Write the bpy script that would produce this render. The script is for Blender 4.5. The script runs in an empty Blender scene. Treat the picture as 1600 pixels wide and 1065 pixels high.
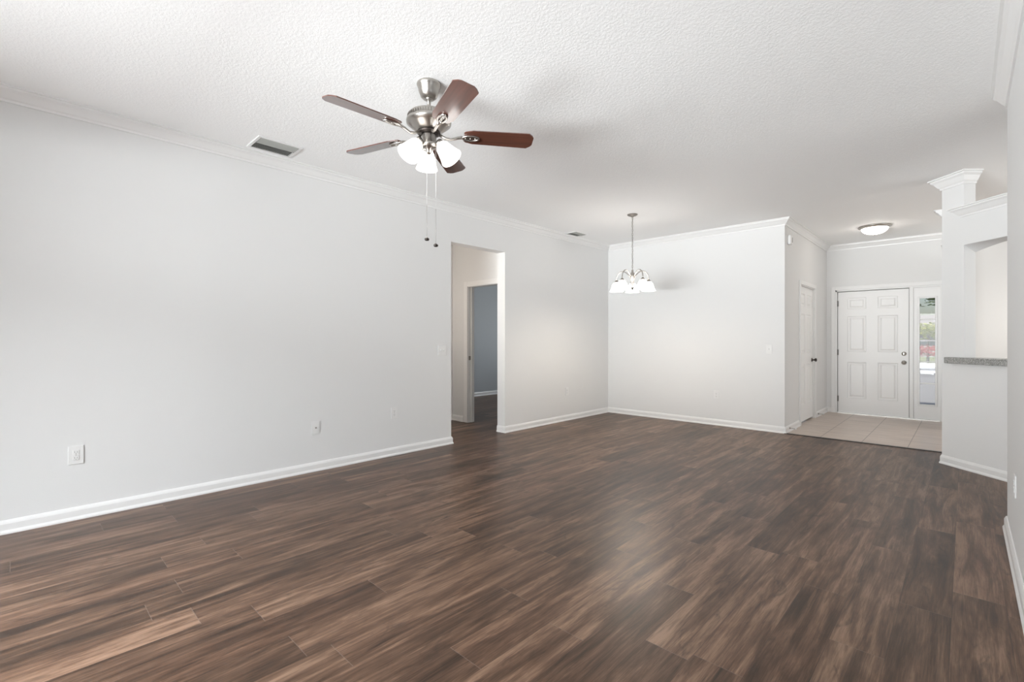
import bpy, bmesh, math, random
from mathutils import Vector, Matrix
R = math.radians
random.seed(7)
S = bpy.context.scene
COL = S.collection

# ------------------------------------------------------------------ camera, world, light, exposure
cam_d = bpy.data.cameras.new('camera')
cam = bpy.data.objects.new('camera', cam_d); COL.objects.link(cam)
cam.location = (0, 0, 1.21)
cam.rotation_euler = (R(90), 0, R(43.695))
cam_d.sensor_fit = 'HORIZONTAL'; cam_d.sensor_width = 36.0
cam_d.lens = 36.0 * 741.0 / 1600.0
cam_d.shift_y = -1.5 / 1600.0
cam_d.clip_start = 0.02; cam_d.clip_end = 200
S.camera = cam
S.view_settings.view_transform = 'Standard'
S.view_settings.look = 'None'
S.view_settings.exposure = 0.26
S.view_settings.gamma = 1.0
S.view_settings.use_curve_mapping = False
S.cycles.max_bounces = 14
S.cycles.diffuse_bounces = 9
S.cycles.glossy_bounces = 4
S.cycles.sample_clamp_indirect = 6.0
S.cycles.use_denoising = True

world = bpy.data.worlds.new('sky'); S.world = world
world.use_nodes = True
wn = world.node_tree
bg = wn.nodes['Background']
sky = wn.nodes.new('ShaderNodeTexSky')
sky.sky_type = 'NISHITA'; sky.sun_disc = False
sky.sun_elevation = R(50); sky.sun_rotation = R(250)
sky.altitude = 0; sky.air_density = 1.0; sky.dust_density = 2.0
wn.links.new(sky.outputs[0], bg.inputs[0])
bg.inputs[1].default_value = 0.12

def light(name, kind, loc, energy, color=(1, 1, 1), rot=(0, 0, 0), size=None, size_y=None, radius=None, spread=None):
    d = bpy.data.lights.new(name, kind)
    d.energy = energy; d.color = color
    if kind == 'AREA':
        d.shape = 'RECTANGLE'; d.size = size; d.size_y = size_y or size
        if spread: d.spread = spread
    if radius is not None: d.shadow_soft_size = radius
    o = bpy.data.objects.new(name, d); COL.objects.link(o)
    o.location = loc; o.rotation_euler = rot
    return o

sun = light('sun', 'SUN', (0, 0, 8), 2.8, (1.0, 0.95, 0.88), (R(38), 0, R(-68)))
sun.data.angle = R(0.6)
# unseen fill lights added outside an assumed sliding door behind the camera
FILL_TINT = (0.945, 0.982, 1.0)
light('rear_fill_high', 'AREA', (-1.8, -4.2, 3.6), 1144, FILL_TINT, (R(45), 0, 0), 4.0, 2.0)
light('rear_fill_level', 'AREA', (-1.2, -7.5, 1.25), 820, FILL_TINT, (R(93), 0, 0), 9.0, 2.5)
light('rear_upfill_near', 'AREA', (-2.3, -4.6, 0.0), 702, FILL_TINT, (R(180), 0, 0), 3.0, 2.4)
light('rear_upfill_mid', 'AREA', (-1.4, -7.5, 0.0), 1254, FILL_TINT, (R(180), 0, 0), 9.0, 5.0)
light('rear_upfill_far', 'AREA', (-1.4, -11.6, 0.0), 1.552e+04, FILL_TINT, (R(180), 0, 0), 12.0, 5.0)
# unseen fill lights added outside assumed glass doors and kitchen window on the east
light('east_upfill', 'AREA', (4.6, 0.4, 0.0), 92, FILL_TINT, (R(180), 0, 0), 2.2, 3.6)
light('kitchen_east_fill', 'AREA', (3.42, 6.6, 1.55), 45.6, (1.0, 0.98, 0.95), (0, R(90), 0), 1.2, 1.9)
light('kitchen_back_fill', 'POINT', (0.95, 8.75, 1.45), 11.5, (1.0, 0.94, 0.87), radius=0.08)  # no lamp in view; added to brighten the kitchen back wall
light('bedroom_fill', 'AREA', (-6.0, 8.72, 1.5), 27, (0.95, 0.98, 1.0), (R(-90), 0, 0), 1.2, 1.2)  # added outside an assumed window to lift the dark bedroom
light('hall_fill', 'POINT', (-5.2, 3.35, 1.75), 10, (1.0, 0.88, 0.77), radius=0.10)  # made-up point light that brightens the hall

# ------------------------------------------------------------------ materials
def mat(name, color=(0.8, 0.8, 0.8), rough=0.5, metal=0.0, spec=0.5, emit=None, estr=0.0):
    m = bpy.data.materials.new(name); m.use_nodes = True
    b = m.node_tree.nodes['Principled BSDF']
    b.inputs['Base Color'].default_value = (*color, 1)
    b.inputs['Roughness'].default_value = rough
    b.inputs['Metallic'].default_value = metal
    b.inputs['Specular IOR Level'].default_value = spec
    if emit:
        b.inputs['Emission Color'].default_value = (*emit, 1)
        b.inputs['Emission Strength'].default_value = estr
    return m
class N:
    """small node-graph helper"""
    def __init__(s, m):
        s.t = m.node_tree; s.b = s.t.nodes['Principled BSDF']
    def n(s, kind, **kw):
        o = s.t.nodes.new(kind)
        for k, v in kw.items(): setattr(o, k, v)
        return o
    def l(s, a, b): s.t.links.new(a, b)
    def val(s, sock, v):
        if hasattr(v, 'is_linked'): s.l(v, sock)
        else: sock.default_value = v
    def math(s, op, a, b=0.0, c=None):
        o = s.n('ShaderNodeMath', operation=op)
        s.val(o.inputs[0], a); s.val(o.inputs[1], b)
        if c is not None: s.val(o.inputs[2], c)
        return o.outputs[0]
    def comb(s, x, y, z):
        o = s.n('ShaderNodeCombineXYZ')
        for i, v in enumerate((x, y, z)): s.val(o.inputs[i], v)
        return o.outputs[0]
    def pos(s):
        tc = s.n('ShaderNodeTexCoord'); sp = s.n('ShaderNodeSeparateXYZ')
        s.l(tc.outputs['Object'], sp.inputs[0]); return tc.outputs['Object'], sp.outputs
    def noise(s, vec, scale, detail=4, rough=0.5, dist=0.0):
        o = s.n('ShaderNodeTexNoise'); s.l(vec, o.inputs['Vector'])
        o.inputs['Scale'].default_value = scale; o.inputs['Detail'].default_value = detail
        o.inputs['Roughness'].default_value = rough; o.inputs['Distortion'].default_value = dist
        return o.outputs['Fac']
    def ramp(s, fac, stops):
        o = s.n('ShaderNodeValToRGB'); s.l(fac, o.inputs[0])
        e = o.color_ramp.elements
        while len(e) < len(stops): e.new(0.5)
        for k, (p, c) in enumerate(stops):
            e[k].position = p; e[k].color = (*c, 1)
        return o.outputs[0]
    def mix(s, fac, a, b, blend='MIX'):
        o = s.n('ShaderNodeMix', data_type='RGBA', blend_type=blend)
        s.val(o.inputs[0], fac)
        for i, v in ((6, a), (7, b)):
            if hasattr(v, 'is_linked'): s.l(v, o.inputs[i])
            else: o.inputs[i].default_value = (*v, 1)
        return o.outputs[2]
    def bump(s, h, strength, dist):
        o = s.n('ShaderNodeBump'); s.l(h, o.inputs['Height'])
        o.inputs['Strength'].default_value = strength; o.inputs['Distance'].default_value = dist
        s.l(o.outputs[0], s.b.inputs['Normal'])

def paint(name, color, rough, bump_scale, strength, dist):
    m = mat(name, color, rough, spec=0.3); g = N(m)
    v, _ = g.pos()
    g.bump(g.noise(v, bump_scale, 3, 0.6), strength, dist)
    return m
M = {}
M['wall'] = paint('wall_paint', (0.733, 0.735, 0.732), 0.55, 180, 0.10, 0.002)
M['trim'] = mat('trim_paint', (0.79, 0.79, 0.785), 0.32, spec=0.4)
M['door'] = mat('door_paint', (0.83, 0.83, 0.825), 0.35, spec=0.4)
M['dimwall'] = paint('bedroom_dim_paint', (0.44, 0.465, 0.485), 0.6, 180, 0.1, 0.002)  # weak cool light worked into the bedroom wall colour
m = mat('ceiling_knockdown', (0.925, 0.93, 0.93), 0.8, spec=0.2); g = N(m); v, _ = g.pos()
n1 = g.noise(v, 72, 3, 0.6, 0.3)
n2 = g.ramp(n1, [(0.44, (0, 0, 0)), (0.60, (1, 1, 1))])
g.bump(n2, 0.19, 0.004)
M['ceiling'] = m

# dark wood-look planks laid along Y
m = mat('dark_wood_planks', (0.06, 0.04, 0.03), 0.4, spec=0.32); g = N(m)
v, (X, Y, Z) = g.pos()
W, L = 0.178, 1.22
u = g.math('DIVIDE', g.math('ADD', X, 1.645 + 0.178 * 40), W)
row = g.math('FLOOR', u); fu = g.math('FRACT', u)
wr = g.n('ShaderNodeTexWhiteNoise', noise_dimensions='1D'); g.l(row, wr.inputs['W'])
vv = g.math('ADD', g.math('DIVIDE', g.math('ADD', Y, 30.0), L), g.math('MULTIPLY', wr.outputs['Value'], 7.3))
colm = g.math('FLOOR', vv); fv = g.math('FRACT', vv)
wid = g.n('ShaderNodeTexWhiteNoise', noise_dimensions='2D'); g.l(g.comb(row, colm, 0.0), wid.inputs['Vector'])
pid = wid.outputs['Value']
shift = g.math('MULTIPLY', pid, 37.0)
# broad streaks, fine grain and dark cathedral marks, all stretched along the plank
streak = g.noise(g.comb(g.math('ADD', g.math('MULTIPLY', X, 17.0), shift), g.math('ADD', g.math('MULTIPLY', Y, 1.5), shift), shift), 1.0, 5, 0.6, 0.7)
grain = g.noise(g.comb(g.math('ADD', g.math('MULTIPLY', X, 150.0), shift), g.math('ADD', g.math('MULTIPLY', Y, 6.0), shift), shift), 1.0, 6, 0.72, 0.5)
blotch = g.noise(g.comb(g.math('ADD', g.math('MULTIPLY', X, 7.0), shift), g.math('ADD', g.math('MULTIPLY', Y, 2.6), shift), g.math('ADD', shift, 9.0)), 1.0, 3, 0.55, 1.2)
tone = g.math('ADD', g.math('ADD', g.math('MULTIPLY', streak, 0.52), g.math('MULTIPLY', grain, 0.34)), g.math('MULTIPLY', blotch, 0.14))
tone = g.math('ADD', tone, g.math('MULTIPLY', g.math('SUBTRACT', pid, 0.5), 0.10))
c = g.ramp(tone, [(0.36, (0.025, 0.0135, 0.0075)), (0.45, (0.062, 0.034, 0.020)), (0.53, (0.116, 0.067, 0.042)), (0.64, (0.245, 0.158, 0.106))])
knot = g.noise(g.comb(g.math('ADD', g.math('MULTIPLY', X, 11.0), shift), g.math('ADD', g.math('MULTIPLY', Y, 3.0), shift), g.math('ADD', shift, 21.0)), 1.0, 4, 0.6, 1.6)
km = g.ramp(knot, [(0.60, (0, 0, 0)), (0.72, (0.62, 0.62, 0.62))])
c = g.mix(km, c, (0.024, 0.014, 0.009))
hue = g.mix(g.math('MULTIPLY', wid.outputs['Color'], 0.55), c, g.mix(1.0, c, (1.06, 0.94, 0.90), 'MULTIPLY'))
ex = g.math('MINIMUM', fu, g.math('SUBTRACT', 1.0, fu)); ey = g.math('MINIMUM', fv, g.math('SUBTRACT', 1.0, fv))
seam_x = g.math('LESS_THAN', ex, 0.0055); seam_y = g.math('LESS_THAN', ey, 0.0012)
c2 = g.mix(g.math('MULTIPLY', seam_x, 0.45), hue, (0.018, 0.012, 0.010))
c3 = g.mix(g.math('MULTIPLY', seam_y, 0.55), c2, (0.16, 0.12, 0.10))
g.l(c3, g.b.inputs['Base Color'])
g.l(g.math('ADD', 0.27, g.math('MULTIPLY', grain, 0.18)), g.b.inputs['Roughness'])
hb = g.math('SUBTRACT', g.math('MULTIPLY', grain, 0.5), g.math('MAXIMUM', seam_x, seam_y))
g.bump(hb, 0.25, 0.0012)
M['wood'] = m

# foyer tile
m = mat('foyer_tile', (0.6, 0.5, 0.44), 0.3, spec=0.5); g = N(m)
v, (X, Y, Z) = g.pos()
T = 0.419
tu = g.math('DIVIDE', g.math('ADD', X, 0.885 + T * 20), T); tv = g.math('DIVIDE', g.math('ADD', Y, 0.16), T)
fu = g.math('FRACT', tu); fv = g.math('FRACT', tv)
e = g.math('MINIMUM', g.math('MINIMUM', fu, g.math('SUBTRACT', 1.0, fu)), g.math('MINIMUM', fv, g.math('SUBTRACT', 1.0, fv)))
grout = g.math('LESS_THAN', e, 0.0085)
wn2 = g.n('ShaderNodeTexWhiteNoise', noise_dimensions='2D'); g.l(g.comb(g.math('FLOOR', tu), g.math('FLOOR', tv), 0.0), wn2.inputs['Vector'])
n = g.noise(g.comb(g.math('MULTIPLY', X, 3.0), g.math('MULTIPLY', Y, 14.0), wn2.outputs['Value']), 1.0, 4, 0.6)
base = g.ramp(n, [(0.3, (0.43, 0.35, 0.295)), (0.7, (0.56, 0.475, 0.41))])
g.l(g.mix(grout, base, (0.16, 0.125, 0.105)), g.b.inputs['Base Color'])
g.bump(g.math('SUBTRACT', 1.0, grout), 0.3, 0.002)
M['tile'] = m

m = mat('grey_granite', (0.4, 0.4, 0.39), 0.25); g = N(m); v, _ = g.pos()
g.l(g.ramp(g.noise(v, 160, 3, 0.7), [(0.36, (0.10, 0.10, 0.095)), (0.52, (0.33, 0.33, 0.32)), (0.68, (0.55, 0.55, 0.53))]), g.b.inputs['Base Color'])
M['granite'] = m
m = mat('brushed_nickel', (0.47, 0.445, 0.415), 0.30, metal=1.0)
M['nickel'] = m
M['darknickel'] = mat('dark_nickel', (0.30, 0.28, 0.26), 0.35, metal=1.0)
M['hinge'] = mat('dark_hinge_steel', (0.16, 0.15, 0.14), 0.4, metal=0.9)
M['bronze'] = mat('oil_rubbed_bronze', (0.06, 0.05, 0.045), 0.35, metal=0.8)
M['strip'] = mat('dark_transition_strip', (0.018, 0.013, 0.011), 0.45)
m = mat('cherry_blade', (0.2, 0.06, 0.03), 0.3); g = N(m); v, (X, Y, Z) = g.pos()
gr = g.noise(g.comb(g.math('MULTIPLY', X, 2.5), g.math('MULTIPLY', Y, 45.0), Z), 1.0, 4, 0.6, 0.4)
g.l(g.ramp(gr, [(0.3, (0.055, 0.019, 0.012)), (0.7, (0.120, 0.039, 0.024))]), g.b.inputs['Base Color'])
g.b.inputs['Coat Weight'].default_value = 1.0; g.b.inputs['Coat Roughness'].default_value = 0.18
M['cherry'] = m
M['plastic'] = mat('white_plastic', (0.77, 0.77, 0.765), 0.3)
M['greyslot'] = mat('slot_grey', (0.20, 0.20, 0.19), 0.5)
M['ventgrey'] = mat('vent_louver_paint', (0.40, 0.41, 0.39), 0.5)
M['ventdark'] = mat('vent_throat', (0.16, 0.16, 0.15), 0.8)
M['fanglass'] = mat('frosted_lamp_glass', (0.9, 0.9, 0.88), 0.35, emit=(1.0, 0.94, 0.88), estr=2.2)
M['chandglass'] = mat('alabaster_lamp_glass', (0.9, 0.9, 0.88), 0.35, emit=(1.0, 0.945, 0.88), estr=8.0)
M['bulb'] = mat('lit_bulb', (0.9, 0.9, 0.88), 0.35, emit=(1.0, 0.88, 0.73), estr=190.0)
M['fanbulb'] = mat('fan_bulb', (0.9, 0.9, 0.88), 0.35, emit=(1.0, 0.92, 0.80), estr=8.0)
M['flushglass'] = mat('flush_lamp_glass', (0.9, 0.9, 0.88), 0.35, emit=(1.0, 0.925, 0.84), estr=12.0)
m = bpy.data.materials.new('window_glass'); m.use_nodes = True; t = m.node_tree
t.nodes.remove(t.nodes['Principled BSDF'])
mx = t.nodes.new('ShaderNodeMixShader'); tr = t.nodes.new('ShaderNodeBsdfTransparent'); gl = t.nodes.new('ShaderNodeBsdfGlossy'); fr = t.nodes.new('ShaderNodeFresnel')
fr.inputs[0].default_value = 1.3; gl.inputs['Roughness'].default_value = 0.02
t.links.new(fr.outputs[0], mx.inputs[0]); t.links.new(tr.outputs[0], mx.inputs[1]); t.links.new(gl.outputs[0], mx.inputs[2])
t.links.new(mx.outputs[0], t.nodes['Material Output'].inputs[0])
M['glass'] = m
def leafmat(name, a, b):
    m = mat(name, a, 0.55); g = N(m); v, _ = g.pos()
    g.l(g.ramp(g.noise(v, 9, 3, 0.6), [(0.35, a), (0.65, b)]), g.b.inputs['Base Color'])
    return m
M['leaf'] = leafmat('tree_leaf', (0.05, 0.10, 0.03), (0.16, 0.22, 0.09))
M['limeleaf'] = leafmat('lime_leaf', (0.30, 0.36, 0.03), (0.55, 0.55, 0.08))
M['redleaf'] = leafmat('red_blossom', (0.45, 0.04, 0.05), (0.75, 0.14, 0.13))
M['bark'] = mat('bark', (0.16, 0.12, 0.09), 0.9)
M['concrete'] = paint('pale_concrete', (0.36, 0.355, 0.345), 0.8, 20, 0.2, 0.01)
M['asphalt'] = paint('asphalt', (0.22, 0.22, 0.23), 0.9, 30, 0.2, 0.01)
M['lawn'] = leafmat('lawn_grass', (0.14, 0.17, 0.05), (0.24, 0.25, 0.09))
M['stucco'] = paint('house_stucco', (0.70, 0.68, 0.64), 0.9, 40, 0.2, 0.01)
M['shingle'] = paint('roof_shingle', (0.33, 0.30, 0.28), 0.9, 8, 0.3, 0.02)

# ------------------------------------------------------------------ mesh helpers
class MB:
    def __init__(s): s.v = []; s.f = []; s.smooth = []
    def add(s, verts, faces, smooth=False, mtx=None):
        k = len(s.v)
        s.v += [tuple(mtx @ Vector(p)) if mtx else tuple(p) for p in verts]
        s.f += [tuple(i + k for i in f) for f in faces]; s.smooth += [smooth] * len(faces)
        return s
    def box(s, x0, y0, z0, x1, y1, z1, mtx=None):
        x0, x1 = min(x0, x1), max(x0, x1); y0, y1 = min(y0, y1), max(y0, y1); z0, z1 = min(z0, z1), max(z0, z1)
        v = [(x, y, z) for z in (z0, z1) for x, y in ((x0, y0), (x1, y0), (x1, y1), (x0, y1))]
        return s.add(v, [(3, 2, 1, 0), (4, 5, 6, 7), (0, 1, 5, 4), (1, 2, 6, 5), (2, 3, 7, 6), (3, 0, 4, 7)], mtx=mtx)
    def rbox(s, x0, y0, z0, x1, y1, z1, b, mtx=None):
        bm = bmesh.new(); bmesh.ops.create_cube(bm, size=1)
        for q in bm.verts: q.co = Vector(((x0 + x1) / 2 + q.co.x * (x1 - x0), (y0 + y1) / 2 + q.co.y * (y1 - y0), (z0 + z1) / 2 + q.co.z * (z1 - z0)))
        bmesh.ops.bevel(bm, geom=bm.edges[:], offset=b, segments=2, profile=0.5, affect='EDGES')
        bm.verts.index_update()
        s.add([q.co.copy() for q in bm.verts], [[q.index for q in f.verts] for f in bm.faces], mtx=mtx); bm.free(); return s
    def lathe(s, prof, n=32, mtx=None, smooth=True, wave=None):
        """prof: list of (r, z), rotated about z"""
        v = []; f = []
        for r, z in prof:
            for k in range(n):
                a = 2 * math.pi * k / n
                v.append((r * math.cos(a), r * math.sin(a), z))
        for i in range(len(prof) - 1):
            for k in range(n):
                k2 = (k + 1) % n
                f.append((i * n + k, i * n + k2, (i + 1) * n + k2, (i + 1) * n + k))
        return s.add(v, f, smooth, mtx)
    def tube(s, pts, r, n=10, mtx=None):
        pts = [Vector(p) for p in pts]; rs = r if isinstance(r, (list, tuple)) else [r] * len(pts)
        v = []; f = []; up = Vector((0.13, 0.31, 0.94))
        for i, p in enumerate(pts):
            d = (pts[min(i + 1, len(pts) - 1)] - pts[max(i - 1, 0)]).normalized()
            a = d.cross(up)
            if a.length < 1e-3: a = d.cross(Vector((1, 0, 0)))
            a.normalize(); b = d.cross(a)
            for k in range(n):
                t = 2 * math.pi * k / n
                v.append(p + a * (rs[i] * math.cos(t)) + b * (rs[i] * math.sin(t)))
        for i in range(len(pts) - 1):
            for k in range(n):
                k2 = (k + 1) % n
                f.append((i * n + k, (i + 1) * n + k, (i + 1) * n + k2, i * n + k2))
        f.append(tuple(range(n))); f.append(tuple(reversed(range((len(pts) - 1) * n, len(pts) * n))))
        return s.add(v, f, True, mtx)
    def ball(s, c, r, n=14, sc=(1, 1, 1), mtx=None):
        prof = [(max(1e-4, r * math.sin(math.pi * i / 8)), -r * math.cos(math.pi * i / 8)) for i in range(9)]
        mm = Matrix.Translation(c) @ Matrix.Diagonal((*sc, 1))
        return s.lathe(prof, n, (mtx @ mm) if mtx else mm)
    def prism(s, poly, z0, z1, mtx=None):
        n = len(poly)
        v = [(x, y, z0) for x, y in poly] + [(x, y, z1) for x, y in poly]
        f = [tuple(reversed(range(n))), tuple(range(n, 2 * n))] + [(i, (i + 1) % n, n + (i + 1) % n, n + i) for i in range(n)]
        return s.add(v, f, mtx=mtx)
    def sweep(s, path, prof, side=1, z=0.0):
        """prof (out, dz) swept along a 2-D wall line with mitred corners; side=+1 puts 'out' on the left of travel"""
        P = [Vector(p) for p in path]; nrm = []
        for a, b in zip(P, P[1:]):
            d = (b - a).normalized(); nrm.append(Vector((-d.y, d.x)) * side)
        v = []; f = []; m = len(prof)
        for i, p in enumerate(P):
            if i == 0: mv = nrm[0]
            elif i == len(P) - 1: mv = nrm[-1]
            else: mv = (nrm[i - 1] + nrm[i]) / (1 + nrm[i - 1].dot(nrm[i]))
            for o, dz in prof: v.append((p.x + mv.x * o, p.y + mv.y * o, z + dz))
        for i in range(len(P) - 1):
            for k in range(m):
                k2 = (k + 1) % m
                f.append((i * m + k, i * m + k2, (i + 1) * m + k2, (i + 1) * m + k))
        f.append(tuple(range(m))); f.append(tuple(range((len(P) - 1) * m, len(P) * m)))
        return s.add(v, f)
    def mesh(s, name, material):
        me = bpy.data.meshes.new(name); me.from_pydata(s.v, [], s.f)
        for p, sm in zip(me.polygons, s.smooth): p.use_smooth = sm
        bm = bmesh.new(); bm.from_mesh(me); bmesh.ops.recalc_face_normals(bm, faces=bm.faces[:]); bm.to_mesh(me); bm.free()
        if material: me.materials.append(material)
        return me
def obj(name, mb, material, parent=None, loc=(0, 0, 0), rot=(0, 0, 0)):
    me = mb.mesh(name, material) if isinstance(mb, MB) else mb
    o = bpy.data.objects.new(name, me); COL.objects.link(o)
    o.location = loc; o.rotation_euler = rot
    if parent: o.parent = parent
    return o
def struct(name, mb, material, parent=None, **kw):
    o = obj(name, mb, material, parent, **kw)
    if not parent: o['kind'] = 'structure'
    return o
def thing(name, label, cat, loc=(0, 0, 0), rot=(0, 0, 0), group=None):
    o = bpy.data.objects.new(name, None); COL.objects.link(o); o.empty_display_size = 0.1
    o.location = loc; o.rotation_euler = rot; o['label'] = label; o['category'] = cat
    if group: o['group'] = group
    return o
def tag(o, label, cat, group=None):
    o['label'] = label; o['category'] = cat
    if group: o['group'] = group
    return o
def T(x, y, z): return Matrix.Translation((x, y, z))
def RX(a): return Matrix.Rotation(a, 4, 'X')
def RY(a): return Matrix.Rotation(a, 4, 'Y')
def RZ(a): return Matrix.Rotation(a, 4, 'Z')

# ------------------------------------------------------------------ the shell
CZ = 2.785                       # ceiling
XL, XLo = -4.34, -4.48           # long left wall, room face and hall face
YB = 6.885                       # dining back wall
XF = -1.69                       # foyer left wall
YD = 9.45                        # front door wall
XR, XRo, YR, YRS = 0.195, 0.315, 4.38, 2.62 # near right wall and where it ends
YS = -1.70                       # rear wall behind the camera, with an assumed sliding door
XE = 3.25                        # kitchen east wall
struct('floor', MB().box(-7.75, YS - 0.15, -0.12, XE + 0.15, 6.87, 0).box(-7.75, 6.87, -0.12, XLo, 8.65, 0), M['wood'])
struct('floor_foyer', MB().box(XF - 0.12, 6.90, -0.12, XE + 0.15, YD + 0.02, 0.004), M['tile'])
struct('ceiling', MB().box(-7.75, YS - 0.15, CZ, XE + 0.15, YD + 0.15, CZ + 0.15), M['ceiling'])
struct('trim_1', MB().prism([(XF, 6.862), (-0.16, 6.862), (-0.16, 6.90), (XF, 6.90)], 0, 0.007), M['strip'])   # transition strip

HO0, HO1, HOZ = 3.514, 4.41, 2.358
struct('wall_left', MB().box(XLo, YS - 0.15, 0, XL, HO0, CZ).box(XLo, HO1, 0, XL, YB + 0.12, CZ).box(XLo, HO0, HOZ, XL, HO1, CZ), M['wall'])
struct('wall_back', MB().box(XL, YB, 0, XF - 0.12, YB + 0.12, CZ), M['wall'])
CD0, CD1, CDZ = 7.665, 8.565, 2.01           # closet door opening
struct('wall_foyer_left', MB().box(XF - 0.12, YB, 0, XF, CD0, CZ).box(XF - 0.12, CD1, 0, XF, YD, CZ).box(XF - 0.12, CD0, CDZ, XF, CD1, CZ), M['wall'])
# front wall: door unit opening, then kitchen back wall
FD0, FD1, FDZ = -1.575, -0.245, 2.045
struct('wall_front', MB().box(XF - 0.12, YD, 0, FD0, YD + 0.15, CZ).box(FD1, YD, 0, XE + 0.15, YD + 0.15, CZ).box(FD0, YD, FDZ, FD1, YD + 0.15, CZ), M['wall'])
struct('wall_right', MB().box(XR, YRS, 0, XRo, YR, CZ), M['wall'])
# unseen rear wall; its sliding door opening is added to let light in
SD0, SD1, SDZ = -3.2, -0.35, 2.14
struct('wall_rear', MB().box(XL, YS - 0.15, 0, SD0, YS, CZ).box(SD1, YS - 0.15, 0, XE + 0.15, YS, CZ).box(SD0, YS - 0.15, SDZ, SD1, YS, CZ), M['wall'])
w = MB()
for x0, x1 in ((SD0, SD0 + 0.06), (SD1 - 0.06, SD1), (-1.81, -1.74)): w.box(x0, YS - 0.12, 0.03, x1, YS - 0.04, SDZ - 0.06)
w.box(SD0, YS - 0.12, 0, SD1, YS - 0.04, 0.03).box(SD0, YS - 0.12, SDZ - 0.06, SD1, YS - 0.04, SDZ)
struct('window_added_2', w, M['trim'])  # frame of the assumed rear sliding door, out of view
# kitchen; its unseen east openings are added to let light in
struct('wall_kitchen', MB().box(XE, YS, 0, XE + 0.15, -1.0, CZ).box(XE, 1.8, 0, XE + 0.15, 5.6, CZ).box(XE, -1.0, 2.2, XE + 0.15, 1.8, CZ).box(XE, 7.6, 0, XE + 0.15, YD, CZ).box(XE, 5.6, 0, XE + 0.15, 7.6, 0.95).box(XE, 5.6, 2.15, XE + 0.15, 7.6, CZ), M['wall'])
w = MB()
for y0, y1 in ((5.6, 5.66), (7.54, 7.6), (6.57, 6.63)): w.box(XE + 0.04, y0, 0.95, XE + 0.10, y1, 2.15)
w.box(XE + 0.04, 5.6, 0.95, XE + 0.10, 7.6, 1.01).box(XE + 0.04, 5.6, 2.09, XE + 0.10, 7.6, 2.15)
struct('window_added_3', w, M['trim'])  # frame of the added kitchen window, out of view
w = MB()
for y0, y1 in ((-1.0, -0.94), (1.74, 1.8), (0.37, 0.43)): w.box(XE + 0.04, y0, 0.03, XE + 0.10, y1, 2.14)
w.box(XE + 0.04, -1.0, 0, XE + 0.10, 1.8, 0.03).box(XE + 0.04, -1.0, 2.14, XE + 0.10, 1.8, 2.2)
struct('window_added_4', w, M['trim'])  # frame of the added east glass doors, out of view
struct('wall_light_block', MB().box(1.5, 1.95, 0, XE, 2.07, CZ), M['wall'])  # partition added out of view to keep east light off the jamb
# hall and bedroom, with an unseen bedroom window opening added
HY = 4.58; HXW = -5.62; BX = -7.6
HD0, HD1, HDZ = -5.285, -4.535, 2.005
struct('wall_hall', MB().box(BX, HY, 0, HD0, HY + 0.12, CZ).box(HD1, HY, 0, XLo, HY + 0.12, CZ).box(HD0, HY, HDZ, HD1, HY + 0.12, CZ), M['wall'])
struct('wall_hall_end', MB().box(HXW - 0.12, 2.9, 0, HXW, HY, CZ).box(HXW, 2.9, 0, XLo, 3.02, CZ), M['wall'])
struct('wall_bedroom', MB().box(BX - 0.12, HY, 0, BX, 8.65, CZ).box(BX, 8.5, 0, -6.6, 8.65, CZ).box(-5.4, 8.5, 0, XLo, 8.65, CZ).box(-6.6, 8.5, 0, -5.4, 8.65, 0.9).box(-6.6, 8.5, 2.1, -5.4, 8.65, CZ)
       .box(XLo - 0.04, YB + 0.12, 0, XLo, 8.5, CZ), M['dimwall'])

# angled kitchen wall: column, half-height shelf wall and arched pass-through
C0 = Vector((-0.165, 6.29)); q = math.sqrt(0.5)
A45 = T(C0.x, C0.y, 0) @ RZ(R(-45))            # local x along the wall towards the viewer, local -y out into the room
TH = 0.112; OP0, OP1 = 0.222, 1.45; LEN = 1.75; SH = 2.365
a = MB()
a.box(0, 0, 0, OP0, TH, CZ, A45)                                  # column up to the ceiling
a.box(OP0, 0, 0, LEN, TH, 0.985, A45)                             # below the sill
a.box(OP1, 0, 0.985, LEN, TH, SH, A45)
# header: flat front edge, arched rear edge, ruled soffit between them
NA = 28; hv = []; hf = []
for k in range(NA + 1):
    t = k / NA; x = OP0 + (OP1 - OP0) * t
    zb_ = 2.032 + 0.064 * (1 - abs(2 * t - 1) ** 2.4)
    hv += [(x, 0, 2.100), (x, TH, zb_), (x, TH, SH), (x, 0, SH)]
for k in range(NA):
    for j in range(4):
        j2 = (j + 1) % 4
        hf.append((k * 4 + j, k * 4 + j2, k * 4 + 4 + j2, k * 4 + 4 + j))
hf += [(0, 1, 2, 3), (NA * 4, NA * 4 + 1, NA * 4 + 2, NA * 4 + 3)]
a.add(hv, hf, mtx=A45)
struct('wall_angled', a, M['wall'])
struct('wall_foyer_right', MB().box(-0.15, 6.40, 0, -0.04, 6.62, 2.39).box(-0.15, 8.60, 0, -0.04, YD, 2.39), M['wall'])
CROWN = [(0, -0.088), (0.010, -0.088), (0.012, -0.074), (0.022, -0.066), (0.046, -0.034), (0.062, -0.022), (0.064, -0.010), (0.076, -0.008), (0.076, 0), (0, 0)]
def L45(x, y): p = A45 @ Vector((x, y, 0)); return (p.x, p.y)
e0 = -0.0
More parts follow.
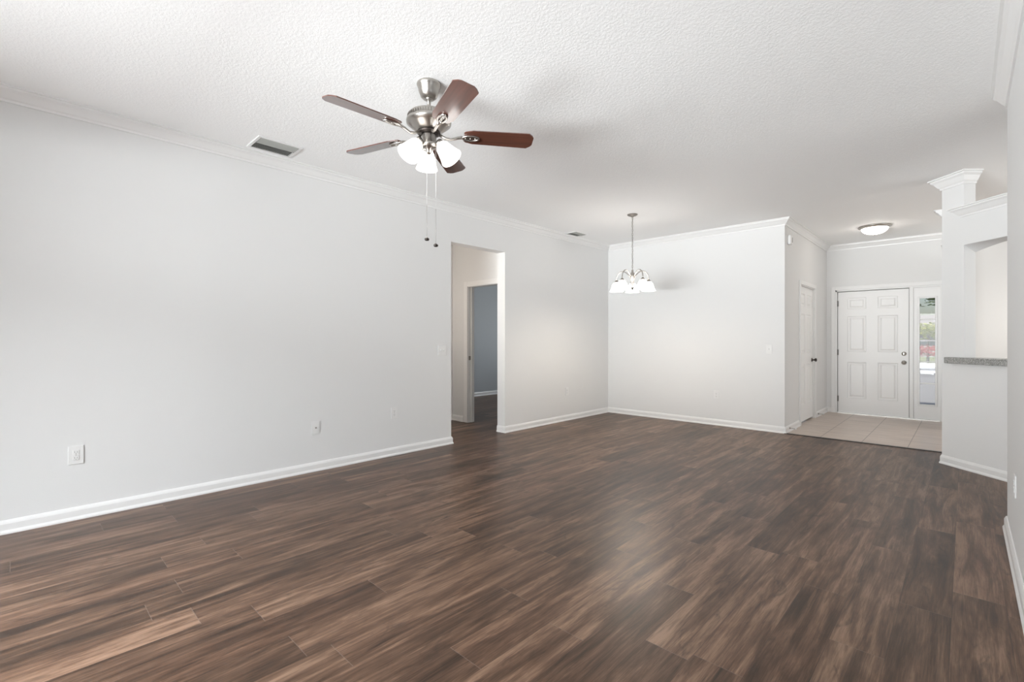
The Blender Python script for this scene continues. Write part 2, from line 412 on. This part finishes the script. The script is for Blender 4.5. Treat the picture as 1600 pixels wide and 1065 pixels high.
# crown round the column top (front, both ends) and the shelf crown with its returned end
struct('trim_2', MB().sweep([L45(0, TH), L45(0, 0), L45(OP0, 0), L45(OP0, TH)], [(o, d * 1.25) for o, d in CROWN], -1, CZ), M['trim'])
struct('trim_3', MB().sweep([L45(OP0 - 0.02, 0.03), L45(OP0 - 0.02, 0), L45(LEN, 0)], [(o, d) for o, d in CROWN], -1, 2.452).box(OP0 - 0.02, 0.0, SH, LEN, TH, 2.452, A45), M['trim'])
struct('trim_4', MB().sweep([(-0.15, 6.315), (-0.15, 6.42)], CROWN, 1, 2.50), M['trim'])
struct('trim_5', MB().sweep([(-0.16, 8.60), (-0.16, 9.0)], [(o, d * 1.6) for o, d in CROWN], 1, 2.50), M['trim'])
# crown mouldings of the rooms
struct('trim_6', MB().sweep([(XL, YS), (XL, YB), (XF, YB), (XF, YD), (-0.04, YD)], CROWN, -1, CZ), M['trim'])
struct('trim_7', MB().sweep([(XR, YR), (XR, YRS)], CROWN, -1, CZ), M['trim'])
BASE = [(0, 0), (0.021, 0), (0.021, 0.010), (0.014, 0.024), (0.014, 0.062), (0.010, 0.074), (0.005, 0.084), (0, 0.085)]
struct('baseboard_left', MB().sweep([(XL, YS), (XL, HO0), (XLo, HO0)], BASE, -1), M['trim'])
struct('baseboard_left_far', MB().sweep([(XLo, HO1), (XL, HO1), (XL, YB)], BASE, -1), M['trim'])
struct('baseboard_back', MB().sweep([(XL + 0.01, YB), (XF, YB), (XF, CD0 - 0.065)], BASE, -1), M['trim'])
struct('baseboard_foyer', MB().sweep([(XF, CD1 + 0.065), (XF, YD), (FD0 - 0.045, YD)], BASE, -1), M['trim'])
struct('baseboard_right', MB().sweep([(XRo, YR), (XR, YR), (XR, YRS), (XRo, YRS)], BASE, -1), M['trim'])
struct('baseboard_angled', MB().sweep([(-0.15, 6.42), L45(0, 0.0), L45(LEN, 0)], BASE, -1), M['trim'])
struct('baseboard_hall', MB().sweep([(HXW, 3.02), (HXW, HY), (HD0 - 0.08, HY)], BASE, -1), M['trim'])
struct('baseboard_bedroom', MB().sweep([(BX, HY + 0.12), (BX, 8.5)], BASE, -1), M['trim'])

# ------------------------------------------------------------------ doors
CASE = [(0, 0), (0.058, 0), (0.058, 0.012), (0.048, 0.017), (0.012, 0.017), (0.0, 0.009)]
def casing(mb, w, h, mtx, y=0.0, wd=0.058):
    """door casing round an opening 0..w x 0..h in the local xz plane, face towards -y"""
    for x0, x1 in ((-wd, 0), (w, w + wd)):
        mb.rbox(x0, y - 0.017, 0, x1, y, h + wd, 0.004, mtx)
    mb.rbox(0, y - 0.017, h, w, y, h + wd, 0.004, mtx)
def panel_slab(w, h, th, rows, stile, mull):
    """six-panel door slab: face in the local xz plane towards -y, panels sunk with a moulded ring"""
    mb = MB()
    pw = (w - 2 * stile - mull) / 2
    xs = [0, stile, stile + pw, stile + pw + mull, w - stile, w]
    zs = [0]
    for z0, z1 in rows: zs += [z0, z1]
    zs.append(h)
    for i in range(5):
        for k in range(len(zs) - 1):
            x0, x1, z0, z1 = xs[i], xs[i + 1], zs[k], zs[k + 1]
            if i in (1, 3) and k % 2 == 1:
                rings = [(0, 0), (0.006, 0.008), (0.024, 0.010), (0.030, 0.010), (0.048, 0.002)]
                v = []
                for ins, dep in rings:
                    v += [(x0 + ins, dep, z0 + ins), (x1 - ins, dep, z0 + ins), (x1 - ins, dep, z1 - ins), (x0 + ins, dep, z1 - ins)]
                f = []
                for r in range(len(rings) - 1):
                    for j in range(4):
                        j2 = (j + 1) % 4
                        f.append((r * 4 + j, r * 4 + j2, r * 4 + 4 + j2, r * 4 + 4 + j))
                b = (len(rings) - 1) * 4; f.append((b, b + 1, b + 2, b + 3))
                mb.add(v, f)
            else:
                mb.add([(x0, 0, z0), (x1, 0, z0), (x1, 0, z1), (x0, 0, z1)], [(0, 1, 2, 3)])
    mb.add([(0, 0, 0), (w, 0, 0), (w, 0, h), (0, 0, h), (0, th, 0), (w, th, 0), (w, th, h), (0, th, h)],
           [(4, 7, 6, 5), (0, 4, 5, 1), (3, 2, 6, 7), (0, 3, 7, 4), (1, 5, 6, 2)])
    bm = mb
    return bm
ROWS = [(0.245, 0.835), (1.005, 1.585), (1.700, 1.885)]
def hinge(parent, x, z, y, material):
    obj('hinge', MB().tube([(x, y, z - 0.047), (x, y, z + 0.047)], 0.009, 8).box(x - 0.012, y + 0.003, z - 0.045, x + 0.014, y + 0.007, z + 0.045), material, parent)
def knob(parent, x, z, material, name='door_knob', r=0.028):
    prof = [(0.032, 0), (0.032, 0.006), (0.014, 0.012), (0.011, 0.030), (0.020, 0.036), (r, 0.046), (r, 0.056), (0.018, 0.066), (0.0005, 0.068)]
    obj(name, MB().lathe(prof, 24, T(x, 0, z) @ RX(R(90))), material, parent)

# front door, sidelight and their frame
fd = thing('door_1', 'white six-panel front door', 'door', (FD0 + 0.037, YD + 0.025, 0)); fd['kind'] = 'structure'
DW, DH = 0.918, 2.005
obj('door_slab', panel_slab(DW - 0.012, DH - 0.018, 0.044, ROWS, 0.130, 0.150), M['door'], fd, (0.006, 0, 0.014))
obj('gap_shade_strip', MB().box(-0.003, 0.012, 0.004, 0.0055, 0.03, DH + 0.003).box(DW - 0.0055, 0.012, 0.004, DW + 0.003, 0.03, DH + 0.003).box(0.0055, 0.012, DH - 0.0035, DW - 0.0055, 0.03, DH + 0.003), M['greyslot'], fd)  # dark strips stand in for the shade in the gap round the slab
for z in (0.24, 1.008, 1.815): hinge(fd, 0.0, z, -0.010, M['hinge'])
knob(fd, DW - 0.062, 0.862, M['nickel'])
obj('deadbolt', MB().lathe([(0.031, 0), (0.031, 0.008), (0.024, 0.014), (0.0005, 0.015)], 24, T(DW - 0.062, 0, 0.998) @ RX(R(90))).box(DW - 0.066, -0.030, 0.984, DW - 0.058, -0.013, 1.012), M['nickel'], fd)
fr = MB()
fr.box(FD0, YD - 0.004, 0, FD0 + 0.034, YD + 0.12, FDZ)                       # hinge jamb
fr.box(FD0, YD - 0.004, FDZ - 0.033, FD1, YD + 0.12, FDZ)                     # head
xm = FD0 + 0.037 + DW + 0.003
fr.box(xm, YD - 0.004, 0, xm + 0.045, YD + 0.12, FDZ - 0.033)                  # mullion post
fr.box(FD1 - 0.02, YD - 0.004, 0, FD1, YD + 0.12, FDZ - 0.033)
fr.rbox(FD0 - 0.045, YD - 0.018, 0, FD0 + 0.012, YD, FDZ + 0.045, 0.004).rbox(FD0 + 0.012, YD - 0.018, FDZ - 0.012, FD1 + 0.045, YD, FDZ + 0.045, 0.004).rbox(FD1 - 0.012, YD - 0.018, 0, FD1 + 0.045, YD, FDZ - 0.012, 0.004)
struct('trim_8', fr, M['trim'])
struct('trim_9', MB().rbox(FD0 + 0.034, YD - 0.03, 0.002, FD1 - 0.02, YD + 0.12, 0.016, 0.003), mat('threshold_aluminium', (0.75, 0.74, 0.72), 0.3, metal=0.6))
# sidelight
sx0, sx1 = xm + 0.045, FD1 - 0.02
gx0, gx1, gz0, gz1 = -0.502, -0.318, 0.235, 1.845
sl = thing('window_1', 'narrow five-pane sidelight window beside the front door', 'window', (0, YD + 0.025, 0)); sl['kind'] = 'structure'
p = MB().box(sx0, 0, 0.016, gx0, 0.044, FDZ - 0.033).box(gx1, 0, 0.016, sx1, 0.044, FDZ - 0.033).box(gx0, 0, 0.016, gx1, 0.044, gz0).box(gx0, 0, gz1, gx1, 0.044, FDZ - 0.033)
obj('sidelight_panel', p, M['door'], sl)
b = MB(); e_ = 0.022
b.rbox(gx0 - e_, -0.012, gz0 - e_, gx0 + 0.006, 0, gz1 + e_, 0.004).rbox(gx1 - 0.006, -0.012, gz0 - e_, gx1 + e_, 0, gz1 + e_, 0.004)
b.rbox(gx0 + 0.006, -0.012, gz0 - e_, gx1 - 0.006, 0, gz0 + 0.006, 0.004).rbox(gx0 + 0.006, -0.012, gz1 - 0.006, gx1 - 0.006, 0, gz1 + e_, 0.004)
obj('window_frame', b, M['trim'], sl)
mu = MB()
for k in range(1, 5):
    z = gz0 + (gz1 - gz0) * k / 5; mu.rbox(gx0, -0.006, z - 0.010, gx1, 0.014, z + 0.010, 0.003)
obj('muntin', mu, M['trim'], sl)
obj('glass_pane', MB().box(gx0, 0.018, gz0, gx1, 0.022, gz1), M['glass'], sl)

# closet door in the foyer's left wall (faces +x)
AC = T(XF, CD0, 0) @ RZ(R(90))       # local x along +y of the world, local -y towards +x of the world
cd = thing('door_2', 'white six-panel closet door in the side wall of the foyer', 'door', (XF, CD0, 0), (0, 0, R(90))); cd['kind'] = 'structure'
CW = CD1 - CD0
obj('door_slab', panel_slab(CW - 0.046, CDZ - 0.050, 0.035, [(z0 * 0.985, z1 * 0.985) for z0, z1 in ROWS], 0.11, 0.11), M['door'], cd, (0.023, 0.020, 0.028))
for z in (0.337, 1.064, 1.792): hinge(cd, 0.024, z, 0.008, M['hinge'])
prof = [(0.030, 0), (0.030, 0.006), (0.012, 0.012), (0.010, 0.034), (0.020, 0.040), (0.027, 0.050), (0.026, 0.060), (0.016, 0.068), (0.0005, 0.070)]
obj('door_knob', MB().lathe(prof, 24, T(CW - 0.085, 0.020, 0.905) @ RX(R(90))), M['bronze'], cd)
fr = MB(); casing(fr, CW - 0.02, CDZ - 0.01, AC @ T(0.01, 0, 0))
fr.box(0, 0, 0, 0.020, 0.11, CDZ, AC).box(CW - 0.020, 0, 0, CW, 0.11, CDZ, AC).box(0.02, 0, CDZ - 0.020, CW - 0.02, 0.11, CDZ, AC)
struct('trim_10', fr, M['trim'])
# hall doorway frame with strike plate
AH = T(HD0, HY, 0)
fr = MB(); casing(fr, HD1 - HD0 - 0.03, HDZ - 0.015, AH @ T(0.015, 0, 0), wd=0.075)
w_ = HD1 - HD0
fr.box(0, 0, 0, 0.02, 0.12, HDZ, AH).box(w_ - 0.02, 0, 0, w_, 0.12, HDZ, AH).box(0.02, 0, HDZ - 0.02, w_ - 0.02, 0.12, HDZ, AH)
fr.box(0.02, 0.055, 0, 0.032, 0.085, HDZ - 0.02, AH)
dfr = struct('door_3', fr, M['trim'])
obj('strike_plate', MB().box(HD0 + 0.02, HY + 0.012, 0.915, HD0 + 0.0225, HY + 0.047, 0.975), M['darknickel'], dfr)

# ------------------------------------------------------------------ granite pass-through counter
tag(obj('granite_counter', MB().rbox(0.075, -0.055, 0.987, OP0 + 0.005, -0.002, 1.045, 0.006, A45).rbox(OP0 + 0.003, -0.055, 0.987, OP1 - 0.003, TH + 0.10, 1.045, 0.006, A45), M['granite']),
    'speckled grey granite counter ledge in the arched kitchen pass-through', 'counter')

# ------------------------------------------------------------------ ceiling fan
FANX, FANY = -2.385, 1.756
fan = thing('ceiling_fan', 'five-blade ceiling fan with cherry blades, nickel motor and three lit shades', 'ceiling fan', (FANX, FANY, CZ))
obj('canopy', MB().lathe([(0.0005, 0), (0.072, 0), (0.074, -0.008), (0.070, -0.020), (0.066, -0.024), (0.062, -0.050), (0.050, -0.082), (0.036, -0.094), (0.0005, -0.094)], 40), M['nickel'], fan)
obj('downrod', MB().lathe([(0.0005, -0.09), (0.024, -0.09), (0.024, -0.10), (0.0115, -0.104), (0.0115, -0.165), (0.022, -0.168), (0.026, -0.182)], 20), M['nickel'], fan)
mo = obj('motor_housing', MB().lathe([(0.0005, -0.170), (0.060, -0.172), (0.095, -0.178), (0.118, -0.190), (0.127, -0.205), (0.128, -0.222), (0.134, -0.226), (0.137, -0.236), (0.135, -0.248), (0.118, -0.262), (0.090, -0.284), (0.062, -0.300), (0.0005, -0.300)], 56), M['nickel'], fan)
vg = MB()
for k in range(48):
    a_ = 2 * math.pi * k / 48
    vg.box(-0.0028, 0.1215, -0.221, 0.0028, 0.1300, -0.203, RZ(a_))
obj('vent_ring', vg, M['darknickel'], mo)
obj('flywheel', MB().lathe([(0.0005, -0.299), (0.070, -0.299), (0.072, -0.306), (0.050, -0.312), (0.0005, -0.312)], 40), M['bronze'], fan)
obj('switch_housing', MB().lathe([(0.0005, -0.310), (0.044, -0.312), (0.047, -0.322), (0.047, -0.366), (0.053, -0.372), (0.053, -0.384), (0.040, -0.396), (0.020, -0.402), (0.016, -0.420), (0.010, -0.432), (0.0005, -0.434)], 40), M['nickel'], fan)
# blades: shared meshes, turned about the hub
half = 0.064; tip = 0.072
bl_poly = [(0.215, -0.040), (0.225, -0.050), (0.27, -half), (0.618, -tip), (0.640, -0.052), (0.650, -0.034), (0.650, 0.034), (0.640, 0.052), (0.618, tip), (0.27, half), (0.225, 0.050), (0.215, 0.040)]
bl = MB().prism(bl_poly, -0.003, 0.003).mesh('blade', M['cherry'])
ir = MB()
ir.tube([(0.066, 0, 0.000), (0.10, 0, -0.020), (0.135, 0, -0.026), (0.175, 0, -0.012), (0.205, 0, -0.006)], [0.009, 0.009, 0.008, 0.009, 0.010], 10)
loop = [(0.255 + 0.050 * math.cos(t), 0.023 * math.sin(t), -0.0085) for t in [2 * math.pi * k / 28 for k in range(29)]]
ir.tube(loop, 0.0065, 8)
ir.box(0.212, -0.007, -0.0105, 0.300, 0.007, -0.003)
for x, y in ((0.225, 0), (0.255, 0), (0.285, 0)): ir.ball((x, y, -0.011), 0.005, 8)
irm = ir.mesh('blade_iron', M['nickel'])
BZ = -0.312
for k in range(5):
    a_ = R(52.7 + 72 * k)
    b = obj('blade', bl, None, fan, (0, 0, BZ)); b.rotation_mode = 'XYZ'
    b.rotation_euler = (Matrix.Rotation(a_, 3, 'Z') @ Matrix.Rotation(R(-12), 3, 'X')).to_euler()
    obj('blade_iron', irm, None, b)
# light kit: three arms with bell shades
SHADE = [(0.020, 0.0), (0.030, -0.004), (0.040, -0.020), (0.047, -0.050), (0.054, -0.080), (0.062, -0.105), (0.066, -0.115), (0.0635, -0.115), (0.058, -0.104), (0.051, -0.080), (0.044, -0.050), (0.037, -0.022), (0.020, -0.006)]
for cam_a in (105, 225, 345):
    a_ = R(cam_a + 43.7)
    MA = RZ(a_) @ T(0.070, 0, -0.372) @ RY(R(-38))
    ar = obj('light_arm', MB().tube([RZ(a_) @ Vector(p) for p in ((0.040, 0, -0.378), (0.058, 0, -0.376), (0.072, 0, -0.372), (0.080, 0, -0.384))], 0.009, 10).lathe([(0.010, 0.012), (0.024, 0.010), (0.027, -0.006), (0.024, -0.016)], 20, MA), M['nickel'], fan)
    sh = obj('lamp_shade', MB().lathe(SHADE, 32, MA @ T(0, 0, -0.012) @ Matrix.Diagonal((1.05, 1.05, 1.02, 1))), M['fanglass'], fan)
    obj('bulb', MB().ball((0, 0, -0.065), 0.026, 14, (1, 1, 1.35), MA), M['fanbulb'], sh)
for (cl, dp, zl, s_) in ((-0.004, -0.046, -0.963, 0), (0.038, 0.030, -0.985, 1)):
    ca, sa = math.cos(R(43.7)), math.sin(R(43.7))
    x, y = cl * ca - dp * sa, cl * sa + dp * ca
    ch = obj('pull_chain', MB().tube([(x, y, -0.385), (x, y, -0.76)], 0.0010, 6), M['plastic'], fan)
    obj('cord', MB().tube([(x, y, -0.76), (x, y, zl)], 0.0011, 6), M['darknickel'], ch)
    obj('fob', MB().lathe([(0.0005, 0.008), (0.004, 0.007), (0.013, 0.003), (0.015, -0.003), (0.011, -0.010), (0.0005, -0.012)], 20, T(x, y, zl)), M['bronze'], ch)
    obj('fob_disc', MB().lathe([(0.0005, 0.0100), (0.006, 0.0100), (0.0075, 0.0065), (0.0005, 0.0060)], 16, T(x, y, zl)), M['nickel'], ch)

# ------------------------------------------------------------------ chandelier
CX, CY = -3.02, 5.35
chd = thing('chandelier', 'five-light nickel chandelier on a chain with white glass shades', 'chandelier', (CX, CY, CZ))
obj('canopy', MB().lathe([(0.0005, 0), (0.064, 0), (0.064, -0.006), (0.052, -0.016), (0.022, -0.026), (0.012, -0.034), (0.0005, -0.036)], 32), M['darknickel'], chd)
cm = MB()
zt, zb = -0.034, -0.690
nl = 26; st_ = (zt - zb) / nl
for k in range(nl):
    zc = zt - st_ * (k + 0.5)
    pts = [(0.0075 * math.sin(t), 0, zc + (st_ * 0.5 + 0.004) * math.cos(t)) for t in [2 * math.pi * j / 12 for j in range(13)]]
    cm.tube(pts, 0.0020, 6, RZ(R(45 + 90 * (k % 2))))
obj('chain', cm, M['darknickel'], chd)
obj('cord', MB().tube([(0.006 * math.sin(k * 1.3), 0.006 * math.cos(k * 1.3), zt + (zb - zt) * k / 24) for k in range(25)], 0.0022, 6), M['darknickel'], chd)
obj('column', MB().lathe([(0.0005, -0.690), (0.010, -0.692), (0.014, -0.705), (0.012, -0.722), (0.024, -0.738), (0.030, -0.760), (0.031, -0.800), (0.024, -0.812), (0.021, -0.850), (0.026, -0.900), (0.027, -0.915), (0.014, -0.930), (0.009, -0.945), (0.0005, -0.950)], 28), M['nickel'], chd)
CSH = [(0.020, 0.0), (0.034, -0.006), (0.052, -0.030), (0.062, -0.060), (0.072, -0.086), (0.086, -0.104), (0.0835, -0.106), (0.068, -0.088), (0.058, -0.060), (0.048, -0.032), (0.020, -0.008)]
for k in range(5):
    a_ = R(43.7 - 14.2 - 54 + 72 * k)
    ma = RZ(a_)
    pts = [ma @ Vector(p) for p in ((0.024, 0, -0.795), (0.045, 0, -0.760), (0.080, 0, -0.725), (0.120, 0, -0.706), (0.160, 0, -0.712), (0.190, 0, -0.740), (0.205, 0, -0.775), (0.208, 0, -0.800), (0.208, 0, -0.825))]
    am = obj('arm', MB().tube(pts, 0.0062, 10), M['nickel'], chd)
    obj('shade_holder', MB().lathe([(0.0065, 0.026), (0.012, 0.022), (0.024, 0.006), (0.027, -0.006)], 20, ma @ T(0.208, 0, -0.838)), M['darknickel'], am)
    sh = obj('lamp_shade', MB().lathe(CSH, 32, ma @ T(0.208, 0, -0.838) @ Matrix.Diagonal((1.0, 1.0, 1.12, 1))), M['chandglass'], chd)
    obj('bulb', MB().ball((0.208, 0, -0.918), 0.026, 14, (1, 1, 1.4), RZ(a_)), M['bulb'], sh)

# ------------------------------------------------------------------ foyer flush light
fl = thing('flush_ceiling_light', 'round frosted dome ceiling light with nickel rim in the foyer', 'ceiling light', (-0.905, 8.22, CZ))
obj('rim', MB().lathe([(0.0005, 0), (0.185, 0), (0.190, -0.008), (0.184, -0.020), (0.160, -0.032), (0.150, -0.034)], 40), M['nickel'], fl)
obj('glass_dome', MB().lathe([(0.155, -0.030), (0.146, -0.052), (0.125, -0.076), (0.090, -0.096), (0.045, -0.108), (0.0005, -0.111)], 40), M['flushglass'], fl)
obj('finial', MB().lathe([(0.0005, -0.108), (0.010, -0.112), (0.008, -0.122), (0.0005, -0.128)], 16), M['nickel'], fl)

# ------------------------------------------------------------------ ceiling vents
def vent(x0, y0, x1, y1, nsl, label, fw=0.024):
    t = thing('ceiling_vent', label, 'vent', ((x0 + x1) / 2, (y0 + y1) / 2, CZ), group='ceiling air vents')
    hx, hy = (x1 - x0) / 2, (y1 - y0) / 2
    f = MB().rbox(-hx - fw, -hy - fw, -0.009, -hx, hy + fw, 0, 0.003).rbox(hx, -hy - fw, -0.009, hx + fw, hy + fw, 0, 0.003)
    f.rbox(-hx, -hy - fw, -0.009, hx, -hy, 0, 0.003).rbox(-hx, hy, -0.009, hx, hy + fw, 0, 0.003)
    obj('frame', f, M['plastic'], t)
    obj('throat', MB().box(-hx, -hy, -0.0015, hx, hy, -0.0005), M['ventdark'], t)
    sl_ = MB()
    for k in range(nsl):
        x = -hx + 2 * hx * (k + 0.5) / nsl
        sl_.box(-0.011, -hy, -0.0009, 0.011, hy, 0.0009, T(x, 0, -0.010) @ RY(R(24 if k < nsl / 2 else -24)))
    obj('louvers', sl_, M['ventgrey'], t)
vent(-4.185, 1.315, -3.945, 1.605, 9, 'square louvered air vent in the ceiling left of the fan')
vent(-4.245, 5.62, -4.08, 5.86, 7, 'small dark ceiling vent near the far corner behind the chandelier', 0.015)

# ------------------------------------------------------------------ outlets, switches, sensor
def plate_mtx(x, y, z, ang): return (x, y, z), (0, 0, ang)
def wall_plate(kind, label, cat, loc, ang, w=0.074, h=0.118):
    t = thing({'outlet': 'wall_outlet', 'switch': 'light_switch', 'coax': 'coax_outlet', 'dimmer': 'light_switch'}[kind], label, cat, loc, (0, 0, ang))
    obj('cover_plate', MB().rbox(-w / 2, -0.0065, -h / 2, w / 2, 0.0, h / 2, 0.0028), M['plastic'], t)
    if kind == 'outlet':
        for s_ in (-1, 1):
            rc = obj('receptacle', MB().rbox(-0.0165, -0.0095, s_ * 0.0195 - 0.0145, 0.0165, -0.006, s_ * 0.0195 + 0.0145, 0.0016), M['plastic'], t)
            obj('slots', MB().box(-0.0078, -0.0099, s_ * 0.0195 - 0.003, -0.0056, -0.0090, s_ * 0.0195 + 0.007).box(0.0056, -0.0099, s_ * 0.0195 - 0.003, 0.0078, -0.0090, s_ * 0.0195 + 0.006).box(-0.002, -0.0099, s_ * 0.0195 - 0.010, 0.002, -0.0090, s_ * 0.0195 - 0.006), M['greyslot'], rc)
        obj('screw', MB().lathe([(0.0005, 0.0012), (0.003, 0.0008), (0.0032, 0)], 12, T(0, -0.0065, 0) @ RX(R(90))), M['nickel'], t)
    elif kind == 'coax':
        obj('connector', MB().lathe([(0.0075, 0), (0.0075, 0.003), (0.0048, 0.004), (0.0048, 0.012), (0.002, 0.012), (0.002, 0.006), (0.0003, 0.006)], 16, T(0, -0.0065, 0) @ RX(R(90))), M['darknickel'], t)
    else:
        xs = (0,) if w < 0.09 else (-0.023, 0.023)
        for x in xs:
            if kind == 'switch':
                tg = MB().rbox(x - 0.0055, -0.0075, -0.012, x + 0.0055, -0.006, 0.012, 0.0006)
                tg.rbox(-0.0042, -0.014, -0.006, 0.0042, 0.0, 0.006, 0.0015, T(x, -0.0065, 0.003) @ RX(R(-25)))
                obj('toggle', tg, M['plastic'], t)
            else:
                obj('rocker', MB().rbox(x - 0.0165, -0.0098, -0.0335, x + 0.0165, -0.006, 0.0335, 0.0018), M['plastic'], t)
    return t
WL = R(90)      # plates on the left wall face +x
wall_plate('outlet', 'white duplex outlet low at the near end of the long left wall, largest plate', 'outlet', (XL, 0.281, 0.435), WL, 0.080, 0.124)
wall_plate('coax', 'white wall plate with a single coax connector on the left wall', 'outlet', (XL, 1.915, 0.400), WL)
wall_plate('outlet', 'white outlet on the left wall between coax plate and hall opening', 'outlet', (XL, 2.746, 0.445), WL)
wall_plate('switch', 'white two-gang light switch beside the hall opening', 'light switch', (XL, 3.378, 1.090), WL, 0.116, 0.118)
wall_plate('outlet', 'white outlet on the left wall beyond the hall opening', 'outlet', (XL, 5.736, 0.437), WL)
wall_plate('switch', 'white light switch on the back wall next to the foyer corner', 'light switch', (-1.876, YB, 1.088), 0.0)
wall_plate('outlet', 'white outlet low on the dining back wall right of the chandelier', 'outlet', (-2.557, YB, 0.432), 0.0)
wall_plate('outlet', 'white outlet on the near right wall above its baseboard end', 'outlet', (XR, 3.67, 0.435), R(-90))
# alarm sensor high on the foyer wall
sn = thing('alarm_sensor', 'small white alarm sensor high on the foyer wall corner', 'sensor', (XF, 7.06, 2.528), (0, 0, R(90)))
obj('housing', MB().rbox(-0.050, -0.040, -0.060, 0.050, 0, 0.060, 0.012), M['plastic'], sn)
obj('lens', MB().rbox(0.018, -0.0425, -0.030, 0.040, -0.036, 0.036, 0.002).rbox(0.030, -0.030, -0.034, 0.052, -0.012, 0.040, 0.002), M['greyslot'], sn)
# spring door stops on the foyer baseboards
def stop(x, y, z, label):
    t = thing('door_stop', label, 'door stop', (x, y, z), group='spring door stops')
    pts = [(0.012 + 0.055 * k / 60, 0.0055 * math.cos(k * 0.9), 0.0055 * math.sin(k * 0.9)) for k in range(61)]
    obj('spring', MB().tube(pts, 0.0016, 5).lathe([(0.0005, 0), (0.010, 0), (0.010, 0.008), (0.006, 0.012)], 14, RY(R(90))), M['darknickel'], t)
    obj('tip', MB().lathe([(0.007, 0.066), (0.009, 0.068), (0.009, 0.080), (0.0005, 0.083)], 14, RY(R(90))), M['plastic'], t)
stop(XF + 0.013, 7.06, 0.048, 'spring door stop with white tip low on the foyer wall before the closet')
stop(XF + 0.013, 8.74, 0.048, 'spring door stop low on the foyer wall between closet and front door')

# ------------------------------------------------------------------ outside, seen through the sidelight
struct('porch', MB().box(-2.4, YD + 0.15, -0.14, 1.2, 12.4, -0.02), M['concrete'])
struct('porch_roof', MB().box(-2.6, YD + 0.15, 2.62, 1.4, 11.6, 2.78), M['trim'])
struct('ground', MB().box(-40, YD + 0.15, -0.4, 40, 70, -0.15), M['lawn'])
struct('driveway', MB().box(-6.0, 12.4, -0.2, 4.0, 25.0, -0.13), M['concrete'])
struct('road', MB().box(-40, 25.0, -0.2, 40, 31.0, -0.12), M['asphalt'])
nh = thing('house', 'pale stucco house across the street seen through the sidelight', 'house', (-3.0, 50, -0.15))
obj('wall', MB().box(-9, 0, 0, 9, 8, 2.3), M['stucco'], nh)
obj('roof', MB().add([(-9.6, -0.6, 2.3), (9.6, -0.6, 2.3), (9.6, 8.6, 2.3), (-9.6, 8.6, 2.3), (-5, 4, 3.5), (5, 4, 3.5)], [(0, 1, 5, 4), (1, 2, 5), (2, 3, 4, 5), (3, 0, 4), (0, 3, 2, 1)]), M['shingle'], nh)
obj('window', MB().box(-0.6, -0.06, 0.9, 1.4, 0.02, 1.9), M['ventdark'], nh)
def leaves(mb, c, rad, count, size, sc=(1, 1, 1)):
    for _ in range(count):
        d = Vector((random.gauss(0, 1), random.gauss(0, 1), random.gauss(0, 1))).normalized() * rad * random.random() ** 0.4
        p = Vector((c[0] + d.x * sc[0], c[1] + d.y * sc[1], c[2] + d.z * sc[2]))
        m_ = T(*p) @ RZ(random.uniform(0, 6.28)) @ RX(random.uniform(-1.2, 1.2))
        s_ = size * random.uniform(0.6, 1.3)
        mb.add([(-s_, 0, 0), (0, -s_ * 0.45, s_ * 0.12), (s_, 0, 0), (0, s_ * 0.45, s_ * 0.12)], [(0, 1, 2, 3)], mtx=m_)
def plant(name, label, cat, loc, r, h, lm, count, size, trunk, sc=(1, 1, 1)):
    t = thing(name, label, cat, loc)
    mb = MB(); leaves(mb, (0, 0, h), r, count, size, sc); obj('foliage', mb, lm, t)
    tk = MB().tube([(0, 0, 0), (0.04, 0.02, h * 0.5), (0.0, 0.05, h)], [trunk, trunk * 0.8, trunk * 0.4], 8)
    for k in range(5):
        a_ = k * 1.26; tk.tube([(0.02, 0.02, h * 0.7), (r * 0.5 * math.cos(a_) * sc[0], r * 0.5 * math.sin(a_) * sc[1], h + r * 0.2)], [trunk * 0.5, trunk * 0.15], 6)
    obj('trunk', tk, M['bark'], t)
    return t
plant('tree', 'leafy green tree by the driveway, seen at the top of the sidelight', 'tree', (-0.3, 19.0, -0.15), 1.9, 3.85, M['leaf'], 2600, 0.10, 0.13, (1.3, 1.0, 0.85))
plant('yellow_green_shrub', 'yellow-green shrub across the street above the red flowers', 'shrub', (-1.5, 34.5, -0.15), 0.62, 1.85, M['limeleaf'], 1300, 0.10, 0.06, (2.6, 1.0, 0.75))
plant('red_flowering_bush', 'red flowering bush at the edge of the road', 'bush', (-1.4, 32.5, -0.15), 0.42, 0.80, M['redleaf'], 1300, 0.06, 0.04, (3.0, 1.0, 0.75))
